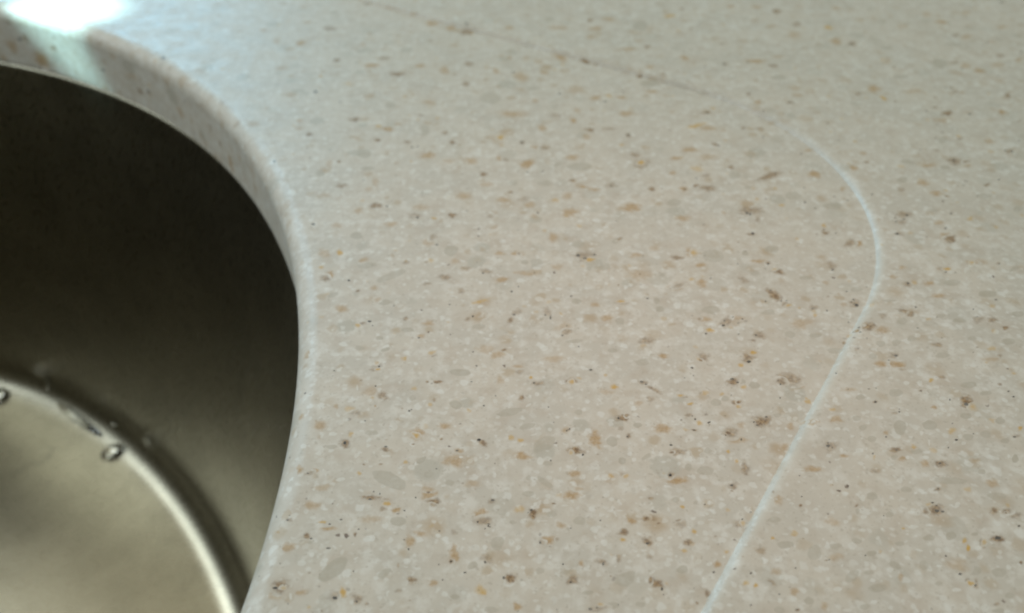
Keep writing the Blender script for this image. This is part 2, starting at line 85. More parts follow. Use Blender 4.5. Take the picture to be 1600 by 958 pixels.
 'O': (60, "5126,22123,339,183,-2,-119;-670,14466,183,72,12,-62;4778,19836,182,0,-24,-151;5381,29613,197,0,-21,-156;129,9080,95,0,-1,-77;-477,7575,88,0,3,-98;-1592,12874,96,39,14,-57;1757,15932,115,0,-5,-71;4035,13545,105,0,-13,-79;7497,14235,108,0,-19,-62;-3006,11362,95,0,11,-81;8457,11277,94,0,-32,-80;-2565,7532,58,0,13,-87;10547,28631,150,0,-46,-170;-312,21477,122,0,1,-140;4132,16198,102,0,-19,-121;2310,14466,95,0,-5,-55;9455,12865,88,0,-31,-74;4509,8519,72,0,-13,-54;3561,7625,68,0,-9,-44;2845,23920,117,0,-11,-130;10756,23524,58,-120,-71,-121;3365,20143,100,0,-14,-129;1073,18352,94,0,-4,-114;10828,17384,91,0,-38,-96;-3903,16198,87,0,18,-121;4784,12874,76,0,-14,-67;4474,12526,75,0,-13,-65;9549,15433,84,0,-26,-69;-1718,10707,69,0,6,-67;1937,11918,73,0,-7,-75;1693,9774,66,0,-4,-50;3646,11765,73,0,-12,-74;3165,11698,72,0,-6,-43;5869,11213,70,0,-13,-48;7848,10697,69,0,-35,-91;-3499,7620,59,0,7,-33;-2083,9198,64,0,6,-58;1332,7337,58,0,-2,-32;7178,8243,34,0,-28,-71;6969,7614,58,0,-17,-44;-4917,24722,96,0,15,-107;7369,17281,76,0,-24,-90;-1817,15908,72,0,6,-86;5817,15579,71,0,-11,-46;5833,14339,68,0,-13,-55;10176,15665,71,0,-24,-61;-1530,11466,60,0,3,-49;3318,11482,60,0,-7,-43;1956,9774,55,0,-5,-50;4402,11918,61,0,-12,-61;9595,12167,61,0,-18,-42;9106,10774,57,0,-30,-67;-3089,8825,52,0,5,-30;3771,8812,52,0,-11,-55;3568,9067,53,0,-8,-44;3697,7581,49,0,-8,-39;6846,9085,53,0,-14,-39;7473,8350,45,0,-24,-60;7173,8386,26,-24,-46,-52;-1852,11884,56,0,7,-78;1140,12055,56,0,-4,-76;149,10585,53,0,0,-51;3413,11001,54,0,-10,-63;7048,10337,52,0,-22,-65;2730,8281,47,0,-6,-40;1591,17254,67,0,-4,-63;-3168,13696,58,0,9,-68;8540,13762,58,0,-17,-48;7952,11994,53,0,-21,-58;1770,8490,45,0,-5,-53;2949,8637,46,0,-9,-54;-5828,25217,78,0,15,-88;11565,26142,80,0,-33,-102;12078,21328,69,0,-27,-70;10713,18613,63,0,-22,-58;-2651,12581,50,0,6,-54;6300,14007,53,0,-14,-53;-2605,12407,50,0,3,-29;1805,12247,49,0,-4,-53;1043,10303,45,0,-3,-50;3915,10100,45,0,-10,-52;6274,10090,33,0,-18,-57;2825,9132,43,0,-6,-39;6599,16736,53,0,-15,-61;-3048,7283,35,0,6,-36;2950,21061,59,0,-7,-75;-2612,11638,41,0,5,-40;3809,10332,38,0,-8,-44;4142,8434,35,0,-8,-36;6276,8617,35,0,-11,-32;358,12177,37,0,-1,-52;12585,22879,40,0,-24,-62"),
 'B': (3, "7722,8434,61,0,-17,-41;17272,30860,113,0,-20,-48;-3616,7615,49,0,5,-22;1493,16101,64,0,-3,-58;4642,12617,55,0,-9,-44;4225,12142,54,0,-5,-24;-2915,8326,45,0,3,-17;-2679,7444,43,0,5,-32;6948,8962,46,0,-14,-38;10924,27295,83,0,-15,-50;1640,15990,58,0,-3,-48;799,13946,19,0,-3,-81;7266,14339,54,0,-18,-59;-592,10601,46,0,1,-33;2822,10477,46,0,-3,-24;5551,10352,45,0,-10,-38;8371,11358,47,0,-19,-49;5659,17809,56,0,-13,-66;8891,16768,53,0,-15,-46;41,14036,48,0,0,-37;1530,12389,45,0,-2,-28;3591,11017,42,24,4,-20;1426,8039,22,0,-3,-42;1172,7256,35,0,-1,-17;7035,8944,38,0,-9,-26;5620,16957,51,0,-11,-52;-2942,13824,45,0,4,-32;7505,12662,43,0,-12,-37;-324,9269,36,0,0,-24;2162,8417,35,0,-3,-24;6868,7781,33,0,-9,-22;-4708,17334,49,0,7,-42;7854,10492,36,0,-9,-24;-5809,24183,57,0,14,-83;2703,23556,56,0,-4,-48;9246,17363,45,0,-9,-27;4337,13696,39,0,-7,-40;7050,13529,39,0,-8,-28;-2974,10525,34,0,6,-45;-969,10347,34,0,1,-24;2476,12062,37,0,-3,-31;2554,11997,37,0,-3,-24;1019,10839,35,0,-1,-12;2718,9796,33,0,-5,-36;4451,10944,31,-12,-7,-18;7370,9962,33,0,-10,-28;8910,10561,34,0,-9,-21;-2371,9290,32,0,3,-26;-728,7882,30,0,1,-16;-127,7792,20,0,0,-34;2286,7598,25,0,-4,-33;6933,9124,32,0,-6,-16;-6215,20214,47,0,12,-58;1866,16125,41,0,-3,-39;-2237,10442,32,0,3,-24;6713,11417,33,0,-10,-33;-3673,8870,29,0,3,-15;-2797,8875,29,0,2,-15;-374,8787,29,0,0,-13;-1531,28966,48,0,5,-140;34,25519,51,0,0,-54;6561,25818,52,0,-15,-82;5545,22875,47,0,-8,-46;16136,26690,53,0,-30,-67;-2672,20938,45,0,4,-41;-2263,17612,40,0,5,-59;273,21198,45,0,-1,-62;9378,17529,40,0,-17,-49;-3560,15185,36,0,6,-41;3504,12447,32,0,-4,-29;8517,14931,36,0,-14,-40;4660,11153,31,0,-5,-22;4093,10604,18,0,-8,-39;3727,9581,28,0,-5,-27;320,9067,28,0,0,-26;-959,8080,26,0,1,-19;-420,8069,24,0,1,-30;7024,7581,25,0,-11,-26;8158,8662,27,0,-10,-22;12859,22559,43,0,-21,-53;-1726,16510,35,0,3,-40;3180,21597,42,0,-6,-64;4316,18846,38,0,-5,-35;5724,17754,37,0,-10,-49;11441,20040,40,0,-24,-64;9031,17262,36,0,-11,-32;1022,13388,31,0,-1,-27;5721,15790,34,0,-7,-33;7101,15569,34,0,-12,-42;7254,14530,33,0,-9,-30;9483,15332,34,0,-10,-27;-3509,9836,26,0,3,-17;422,12031,29,0,-1,-28;1948,11121,28,0,-3,-29;2068,10676,28,0,-2,-24;4310,12045,29,0,-5,-24;3286,10830,28,0,-2,-15;6718,10255,27,0,-7,-20;-2340,7380,19,0,3,-26;449,8429,25,0,-1,-29;898,7709,24,0,-1,-18;3129,7889,24,0,-4,-20;1393,24043,42,0,-3,-66;13769,25456,43,0,-21,-54;-3045,18098,34,0,5,-45;8241,18358,35,0,-7,-23;13160,20504,37,0,-17,-40;-1317,14369,30,0,1,-25;2885,14569,30,0,-4,-30;6310,14230,30,0,-9,-33;4772,13897,29,0,-5,-24;1245,10256,23,0,-2,-32;9287,11688,26,0,-10,-23;9322,11548,26,0,-10,-23;6279,10177,25,0,-7,-23;-2968,8787,23,0,2,-15;3663,7792,22,0,-4,-20;6976,9067,23,0,-7,-18;404,19685,33,0,0,-31;8832,18438,32,0,-11,-34;10100,16994,30,0,-16,-41;10457,17605,31,0,-16,-43;-1882,13318,26,0,2,-31;-2589,12483,25,0,3,-25;1265,14642,27,0,-1,-26;5562,14847,28,0,-8,-35;3942,13443,26,0,-6,-35;4385,13844,26,0,-5,-28;4946,13400,26,0,-6,-27;7285,13529,26,0,-8,-28;7020,13361,26,0,-6,-19;-3918,11812,24,0,5,-27;-3445,12364,25,0,3,-21;-523,11437,24,0,1,-26;-1898,11303,24,0,3,-29;5116,11993,17,0,-8,-34;8107,11472,17,0,-12,-33;7134,9410,21,0,-7,-19;-1640,8307,20,0,2,-19;-2223,9397,13,0,3,-27;-2484,8687,21,0,2,-17;-3902,9016,11,0,5,-26;-384,8749,17,0,1,-25;1270,7277,19,0,-1,-15;3768,8883,21,0,-3,-15;2302,7499,19,0,-2,-13;3936,9024,21,0,-3,-15;4374,7883,20,0,-4,-16;4219,7173,19,0,-4,-15;6772,8102,20,0,-8,-21;7320,25965,36,0,-11,-55;7952,23269,33,0,-11,-47;15362,27435,37,0,-25,-60;-2532,20985,31,0,3,-41;620,17809,28,0,-1,-38;5553,21020,31,0,-7,-41;7177,18284,28,0,-10,-40;7563,16967,27,0,-7,-26;11414,19848,30,0,-15,-38;-641,15444,25,0,1,-28;-814,13982,24,0,1,-37;-692,12501,22,0,1,-29;-7,14799,25,0,0,-35;5711,14488,24,0,-7,-30;10766,15619,25,0,-10,-23;8407,14134,24,0,-10,-29;9558,13831,24,0,-8,-20;-776,12066,22,0,1,-24;-1305,9940,20,0,1,-17;3348,11095,21,0,-4,-25;5091,12087,22,0,-5,-21;4406,11026,21,0,-5,-22;5565,10420,20,0,-6,-21;5607,10308,13,0,-7,-26;6692,11755,22,0,-5,-17;7069,11165,21,0,-7,-22;6633,10561,20,0,-9,-27;-3222,8509,19,0,3,-20;-1775,9055,19,0,1,-16;-1068,7753,18,0,1,-18;-559,8832,17,0,1,-23;1444,8858,19,0,-1,-18;3552,7251,17,0,-3,-17;4019,7433,17,0,-3,-15;14719,28975,34,0,-20,-54;2482,19013,26,0,-3,-36;6850,21491,24,0,-12,-56;6760,19592,26,0,-10,-43;7356,18008,25,0,-10,-39;13014,20557,27,0,-17,-40;12235,19123,19,0,-20,-48;-2491,14331,22,0,3,-25;694,14023,21,0,-1,-33;4350,15262,22,0,-5,-27;5375,14471,22,0,-6,-26;6591,14164,21,0,-7,-25;4662,13772,21,0,-4,-20;8219,13484,21,0,-6,-16;9581,14068,21,0,-10,-25;-2593,11945,20,0,3,-24;-1860,11336,19,0,1,-16;-2683,11054,19,0,2,-19;988,10814,19,0,-1,-22;1044,10861,16,0,-1,-25;676,10120,16,0,-1,-23;3318,12170,20,0,-3,-17;4881,9690,17,0,-3,-14;5644,9472,17,0,-5,-16;7930,10882,18,0,-6,-16;-2332,9445,17,0,2,-19;-1613,9322,15,0,2,-21;-1144,8027,16,0,1,-16;-1728,8485,16,0,1,-15;-2461,7905,16,0,2,-14;798,8034,14,0,-1,-19;2776,7606,16,0,-1,-7;3205,9179,17,0,-3,-16;4932,8032,16,0,-3,-12;6219,7183,13,0,-6,-17;7117,22779,25,0,-8,-38;7313,18923,22,0,-7,-30;9552,16922,21,0,-7,-21;-2860,13696,18,0,2,-16;-773,12901,18,0,1,-22;495,15454,20,0,0,-23;139,14966,19,0,0,-22;1124,13684,18,0,-1,-24;1333,13058,18,0,-1,-23;5038,15780,20,0,-6,-33;5829,14496,19,0,-6,-26;7185,14454,19,0,-9,-30;4584,13958,19,0,-4,-20;4600,13427,18,0,-5,-23;6937,13796,16,0,-8,-28;7189,14803,19,0,-6,-22;7091,13168,18,0,-6,-19;7325,12534,17,0,-6,-18;-3930,10303,14,0,4,-21;678,11401,17,0,-1,-20;-308,11691,17,0,0,-23;5025,11635,17,0,-5,-23;3833,10710,16,0,-4,-21;6206,12188,17,0,-7,-24;7653,11698,17,0,-7,-20;7646,10314,16,0,-8,-21;8213,10636,16,0,-7,-18;-3659,8962,15,0,2,-13;-3629,8046,14,0,2,-12;-3934,7878,14,0,3,-14;-1173,8650,15,0,1,-15;-439,8699,12,0,0,-17;-358,8737,15,0,0,-15;144,7753,14,0,0,-9;952,8707,15,0,-1,-15;88,7226,13,0,0,-11;4809,9250,15,0,-3,-13;5518,8109,14,0,-5,-16;9684,15309,17,0,-9,-23;6826,12863,15,0,-4,-15;3306,11175,14,0,-2,-16;3495,12230,15,0,-3,-21;760,11017,14,0,-1,-16;4123,11705,14,0,-3,-17;-3489,7668,12,0,2,-11;266,9016,13,0,0,-13;-510,7580,12,0,0,-11;673,7251,12,0,0,-11;6046,8862,13,0,-4,-13;6305,11745,12,0,-5,-17;3025,10661,11,0,-2,-12;7093,11235,12,0,-5,-16;6836,11772,12,0,-5,-17;-3368,7347,10,0,2,-11;1601,7326,10,0,-1,-11"),
 'W': (251, "8317,10090,142,-28,-27,-51;4910,9830,121,0,-3,-14;4169,7725,98,0,-13,-56;6449,8642,103,0,-15,-44;13846,24429,171,0,-51,-126;-915,20602,153,0,5,-165;-3942,14877,124,0,12,-79;4612,13624,123,37,-4,-70;8811,13575,117,0,-30,-79;-2154,10923,105,0,14,-139;-2927,9705,93,26,15,-49;6424,11149,105,0,-12,-38;-3303,8050,90,0,11,-58;515,8850,94,0,0,-13;4918,7520,87,0,-13,-48;6703,7504,87,0,-17,-43;9500,22589,144,0,-22,-76;-5474,18728,128,0,28,-146;2082,18381,126,0,-8,-103;-3490,12819,101,0,10,-66;573,14552,109,0,-2,-94;-2218,10224,90,0,4,-41;-3218,10737,92,0,8,-55;6072,10249,90,0,-19,-64;6731,12080,98,0,-18,-59;1467,8429,55,-48,-53,-79;-579,8345,82,0,2,-72;6518,8931,84,0,-15,-43;7006,7204,76,0,-34,-84;4950,7162,76,0,-9,-31;1500,27068,144,0,-6,-146;-662,18496,111,0,2,-103;11091,19361,114,0,-23,-61;-1576,13005,89,0,4,-56;-2985,15440,99,0,8,-69;640,13005,89,0,-3,-94;4054,13736,92,0,-14,-80;5467,12599,88,0,-9,-36;9153,12680,57,-54,-36,-50;-1299,10274,65,51,23,-46;-3200,12212,86,0,6,-42;-3927,10830,46,0,20,-108;492,10114,67,0,-2,-100;1449,9746,23,-27,-55,-74;4311,12265,87,0,-15,-77;5823,10758,80,0,-13,-46;4443,10014,78,0,-9,-43;7800,12150,86,0,-22,-63;7989,11505,83,0,-22,-59;8867,12063,49,-60,-29,-36;9121,11456,59,-43,-39,-55;7350,10426,18,0,-37,-103;7226,10206,78,0,-16,-44;-3271,8913,74,0,7,-38;-2256,8514,72,0,9,-73;-840,9185,75,0,2,-39;1330,8674,73,0,-5,-74;467,8179,71,0,-1,-47;2372,8502,72,0,-6,-49;2433,8039,70,0,-8,-58;3085,8039,71,21,3,-45;2090,8285,71,0,-2,-19;6389,8207,60,-21,-13,-23;5401,7300,67,0,-13,-42;-2861,23863,113,0,9,-101;9035,25163,117,0,-23,-88;-5864,19573,82,0,37,-185;-5503,19932,100,0,9,-51;-1603,18525,95,0,10,-172;-2300,17397,91,0,7,-80;-5173,20338,101,0,22,-130;2221,19388,98,0,-6,-73;1732,17820,93,0,-4,-66;380,19573,98,0,-1,-62;6613,19235,97,0,-25,-109;7007,17467,91,0,-16,-64;9078,16912,89,0,-21,-62;7891,16967,90,0,-30,-103;9913,17491,91,0,-19,-54;-4516,15956,86,0,18,-105;-3205,15167,84,0,7,-58;-1646,15695,86,0,4,-61;-3972,12968,77,0,13,-75;-2684,16370,88,0,4,-39;-2761,14214,81,0,3,-29;1983,13176,77,0,-6,-69;3476,14255,81,0,-6,-42;-273,15908,86,0,1,-71;774,14855,83,0,-1,-44;3842,13564,79,0,-19,-118;4612,13291,78,0,-14,-69;4737,13723,79,0,-14,-72;4444,13564,79,0,-6,-32;5424,15602,85,0,-13,-60;10776,15410,35,-79,-22,-26;9583,14310,37,17,-19,-118;7709,13998,80,0,-20,-61;8141,13262,77,0,-27,-77;9660,14608,82,0,-14,-34;-2715,10244,44,56,35,-45;-1746,9971,67,0,6,-71;-1398,10737,69,0,4,-55;-2727,11032,70,0,5,-38;-3037,11080,70,0,7,-47;-2004,11175,71,0,5,-48;-2115,11466,72,0,4,-39;-569,11631,72,0,1,-50;-3699,10466,68,0,13,-74;2331,12080,74,0,-7,-62;2263,11207,71,0,-6,-54;1803,11064,70,0,-3,-41;1631,11581,50,-64,-17,-25;637,9746,66,0,-2,-55;310,11450,63,49,14,-34;392,10722,67,24,5,-29;5366,11681,59,-34,-24,-47;4495,10661,69,0,-10,-45;4373,10466,41,0,-19,-89;3314,10114,56,0,-14,-86;3224,9500,65,0,-10,-59;3459,10646,69,0,-8,-45;4194,9886,66,0,-8,-37;5981,11466,60,0,-27,-98;7448,11908,73,0,-23,-68;6483,9948,48,-36,-39,-56;7173,10090,67,0,-18,-52;6549,9586,65,0,-23,-68;6867,12220,74,0,-16,-53;7203,12045,73,0,-14,-41;8079,10162,67,0,-14,-35;-1662,8097,60,0,4,-47;-1503,8749,54,32,16,-34;-1024,7510,58,0,4,-65;-2453,8143,48,35,13,-20;-3352,7466,29,0,12,-65;180,8850,57,32,17,-46;94,8478,62,0,0,-36;169,7686,57,17,12,-54;514,7720,52,34,12,-25;360,7397,58,0,-1,-37;2043,7401,43,-18,-27,-61;875,9159,64,0,-1,-26;1781,9055,64,0,-2,-21;3826,9303,64,0,-9,-45;3081,8812,63,0,-8,-50;2920,8073,60,0,-11,-70;2174,7889,54,39,14,-28;4879,9124,63,0,-15,-57;3937,8009,59,35,14,-50;4149,8021,60,0,-10,-41;3450,7461,58,0,-8,-39;3239,7251,58,0,-6,-32;2729,7554,59,0,-3,-22;4716,8568,41,0,-19,-73;4909,8679,22,8,3,-70;4363,8507,61,0,-6,-24;3259,8875,63,0,-3,-20;2957,7753,49,0,-11,-67;3278,9424,65,0,-7,-40;6720,8679,62,0,-12,-32;5577,7894,49,0,-21,-68;5497,7669,59,0,-14,-44;7329,8243,60,0,-21,-52;7293,8078,60,0,-19,-46;7321,7141,57,0,-13,-31;5809,9216,53,0,-24,-79;5717,8842,62,0,-14,-45;5976,7141,57,0,-11,-31;7663,7894,59,0,-24,-57;7971,8855,38,-38,-30,-33;6688,8200,56,0,-22,-59;-1902,29413,109,0,11,-220;9941,27869,84,0,-67,-254;7154,25385,98,0,-23,-111;7346,28652,107,0,-20,-106;11048,22741,91,0,-64,-190;-3892,17467,76,0,11,-80;320,17281,76,0,-1,-105;-485,17413,76,0,1,-64;2277,19919,83,0,-7,-95;5457,17494,76,0,-16,-80;4433,18267,78,0,-18,-113;6357,20175,84,0,-18,-84;3960,16864,75,0,-11,-77;9620,17654,76,0,-32,-92;9866,18182,78,0,-26,-73;10272,17681,54,-47,-35,-61;10794,18410,79,0,-17,-46;11331,18182,78,0,-23,-56;-2300,14172,67,0,7,-70;-1837,14812,69,0,5,-65;-896,13253,65,0,4,-96;-2271,12800,63,0,5,-48;-4487,15625,71,0,20,-116;2590,14411,68,0,-7,-63;3564,13764,66,0,-13,-88;716,15766,68,40,9,-44;2370,15555,69,49,6,-34;6405,14151,67,0,-22,-83;6630,14899,69,0,-23,-88;7119,14966,69,0,-16,-57;7039,14027,40,0,-30,-102;5131,12893,64,0,-7,-30;8793,15002,69,0,-31,-89;9296,13516,65,0,-31,-79;10845,15114,69,0,-23,-54;8711,14501,68,0,-15,-43;9750,13359,65,0,-32,-77;9925,15387,42,0,-45,-114;-730,10114,56,0,2,-63;-1531,11303,59,0,4,-58;-2936,11901,24,0,11,-85;13,11691,52,42,12,-29;-98,12108,61,0,0,-62;2073,10274,56,0,-6,-58;2614,10274,45,0,-9,-73;-296,9802,40,0,1,-70;4649,12108,61,0,-15,-69;4709,10201,56,0,-12,-52;4984,10692,57,0,-9,-37;3764,12108,61,0,-7,-42;5325,11368,47,0,-20,-81;5179,11111,59,0,-15,-63;7703,11908,53,0,-30,-85;7809,11117,58,0,-21,-57;7950,10576,45,0,-29,-75;6498,10235,56,0,-14,-44;6970,11261,59,0,-11,-32;7992,11806,60,0,-19,-51;8515,10789,34,-38,-22,-27;6682,11022,58,0,-15,-47;-3088,9080,53,0,5,-34;-3736,8155,50,0,7,-35;-3159,8202,51,0,10,-59;-1651,7981,50,0,2,-18;-1189,8563,52,0,3,-49;-1199,7230,48,0,1,-21;604,9349,54,0,-2,-58;104,8340,51,0,0,-53;-426,8345,45,0,1,-60;172,7969,50,0,0,-39;-739,7532,49,0,2,-44;1664,9290,54,0,-4,-48;538,7532,49,0,-1,-22;2969,8901,53,0,-7,-43;3997,7321,38,0,-12,-53;2939,7642,49,0,-7,-44;5398,8747,52,0,-14,-50;6888,9321,53,0,-14,-40;7331,9085,53,0,-25,-65;4849,7872,49,0,-11,-41;2189,15257,65,0,-6,-68;173,13917,58,0,0,-61;2572,15032,61,0,-7,-67;1,12727,38,0,0,-81;9148,15259,61,0,-21,-59;8941,13071,56,0,-19,-49;1413,11538,53,0,-4,-59;-311,11548,53,0,1,-72;1908,10685,47,-17,-13,-44;1098,10570,50,0,-3,-51;3006,10969,51,0,-5,-37;2224,11515,53,0,-5,-49;654,11765,53,0,-2,-50;2127,10143,49,0,-6,-58;7954,10411,50,0,-21,-53;7294,10651,41,0,-24,-67;-3823,9424,47,0,9,-48;-1117,7598,43,0,3,-40;602,8167,28,-12,-17,-48;-683,8662,46,0,2,-49;2540,8527,45,0,-5,-37;2513,7477,43,0,-3,-22;7642,8172,44,0,-22,-52;5817,8434,45,0,-15,-48;5627,8580,45,0,-13,-44;6604,7917,44,0,-11,-30;-6665,23068,73,0,16,-77;-1154,24739,77,0,4,-128;15741,29083,86,0,-44,-109;12121,22178,71,0,-42,-110;-2570,19635,66,0,8,-93;-6304,19792,66,0,27,-126;-3123,18817,64,0,10,-88;-796,19357,65,0,2,-61;2246,17307,61,0,-7,-79;792,19635,66,0,-2,-75;6934,19357,65,0,-24,-104;7706,19824,66,0,-19,-76;7676,19327,49,0,-32,-122;5582,19792,66,0,-15,-82;9888,17763,61,0,-29,-82;10098,19027,64,0,-21,-60;9971,20711,68,0,-26,-80;-2435,14445,54,0,6,-64;-2600,14089,54,0,4,-41;-2265,15280,56,0,5,-59;280,15180,56,0,-1,-54;2048,15077,56,0,-5,-67;1306,15837,57,0,-2,-47;5709,14214,54,0,-10,-42;6898,13545,39,0,-23,-79;6874,15602,57,0,-16,-60;8392,14247,54,0,-22,-63;-770,9971,44,0,1,-34;-891,10201,45,0,1,-29;1328,11336,47,0,-4,-58;471,11732,48,0,-1,-67;684,10845,46,0,-2,-56;1660,10451,45,0,-3,-36;3112,10585,34,0,-9,-60;5642,11816,36,0,-17,-68;5751,10264,45,0,-17,-58;2913,10201,45,0,-8,-58;4242,9802,44,0,-9,-42;7693,11085,47,0,-21,-57;7949,11085,47,0,-18,-47;6851,10090,44,0,-18,-52;8940,11085,47,0,-23,-54;6012,11117,47,0,-7,-25;-1860,8261,41,0,5,-47;-3029,8214,40,0,3,-17;-1646,7598,39,0,3,-33;-780,8502,41,0,1,-24;1994,8190,40,0,-5,-42;-508,7305,29,0,1,-43;-514,7844,40,0,1,-18;1771,8190,40,0,-3,-35;285,8202,40,0,-1,-35;2564,7230,38,0,-5,-32;6696,8032,40,0,-15,-42;5838,7321,38,0,-13,-38;5792,7736,21,-29,-22,-21;5978,17575,55,0,-17,-81;2196,14102,48,0,-4,-41;6291,13525,47,0,-10,-39;5464,13905,48,0,-7,-32;338,11665,36,0,-1,-60;1274,12247,44,0,-3,-53;2231,9486,39,0,-2,-22;5418,11223,42,0,-11,-42;8618,10119,33,0,-22,-52;7244,9710,39,0,-8,-22;-2767,9211,38,0,4,-26;1778,9250,32,0,-4,-47;6728,9321,38,0,-12,-34;5933,8605,37,0,-10,-32;6431,8471,37,0,-11,-32;1947,14172,46,0,-3,-37;3215,8990,36,0,-6,-38;429,14089,40,0,-1,-62;3346,13214,39,0,-7,-46;4888,14899,41,0,-13,-66;-1897,8625,31,0,2,-20;1358,9067,32,0,-1,-21;3339,8167,30,0,-6,-31;3771,20588,44,0,-7,-60;6310,8507,27,0,-10,-29;6708,9545,26,0,-11,-33;1612,7992,24,0,-2,-18;1482,8238,24,0,-1,-17"),
}
# flecks on the cut face and rounded edge: kind, angle round the opening, height along the edge, half width, half height
FACE = 'B,1.1499,-585,99,84;N,1.1374,-497,182,238;B,1.1244,545,69,83;N,0.9587,193,216,318;B,0.9679,-818,90,77;N,0.8540,-880,206,158;N,0.6457,617,156,177;N,0.8797,-996,247,160;N,0.6470,-813,127,213;N,0.7871,488,92,230;N,0.6869,94,129,237;B,0.8158,656,82,70;T,0.9274,202,375,438;T,0.7255,373,331,386;T,0.8906,-535,371,185;T,1.1160,-1233,560,420;T,1.1744,-946,430,287;N,1.1630,-7,240,169;N,0.6724,-529,129,215;T,0.7692,-869,288,346;B,0.8553,-818,60,60;T,0.6196,-1063,157,315;W,0.7304,558,166,133;W,1.0403,83,199,133;G,0.8937,-204,370,308;G,0.7818,-419,347,347;N,1.0765,-598,204,136;T,0.7881,74,288,230;N,0.5871,463,100,180;W,0.5498,105,117,195'


# ------------------------------------------------------------------ material helpers
def mat(name):
    m = bpy.data.materials.new(name)
    m.use_nodes = True
    nt = m.node_tree
    return m, nt, nt.nodes['Principled BSDF']


class G:
    """tiny helper to wire shader nodes"""
    def __init__(self, nt):
        self.nt = nt

    def n(self, t, **kw):
        x = self.nt.nodes.new(t)
        for k, v in kw.items():
            setattr(x, k, v)
        return x

    def l(self, a, b):
        self.nt.links.new(a, b)

    def put(self, sock, v):
        if hasattr(v, 'links'):
            self.l(v, sock)
        else:
            sock.default_value = v

    def math(self, op, a, b=None, c=None, clamp=False):
        x = self.n('ShaderNodeMath', operation=op, use_clamp=clamp)
        for i, v in enumerate((a, b, c)):
            if v is not None:
                self.put(x.inputs[i], v)
        return x.outputs[0]

    def ramp(self, v, lo, hi, a=0.0, b=1.0):
        x = self.n('ShaderNodeMapRange', interpolation_type='SMOOTHSTEP')
        self.put(x.inputs[0], v)
        for i, q in enumerate((lo, hi, a, b)):
            x.inputs[i + 1].default_value = q
        return x.outputs[0]

    def mix(self, f, a, b):
        x = self.n('ShaderNodeMix', data_type='RGBA')
        self.put(x.inputs[0], f)
        self.put(x.inputs[6], a)
        self.put(x.inputs[7], b)
        return x.outputs[2]

    def noise(self, co, scale, detail=2.0, rough=0.5, dist=0.0):
        x = self.n('ShaderNodeTexNoise')
        self.l(co, x.inputs['Vector'])
        x.inputs['Scale'].default_value = scale
        x.inputs['Detail'].default_value = detail
        x.inputs['Roughness'].default_value = rough
        x.inputs['Distortion'].default_value = dist
        return x

    def voro(self, co, scale, rnd=1.0):
        x = self.n('ShaderNodeTexVoronoi')
        self.l(co, x.inputs['Vector'])
        x.inputs['Scale'].default_value = scale
        x.inputs['Randomness'].default_value = rnd
        return x


def C(r, g, b):
    return (r, g, b, 1)


def position(g):
    return g.n('ShaderNodeNewGeometry').outputs['Position']


# ------------------------------------------------------------------ countertop material
BASE = C(0.595, 0.54, 0.465)
WHITE = C(0.72, 0.71, 0.67)
GREY = C(0.40, 0.378, 0.325)


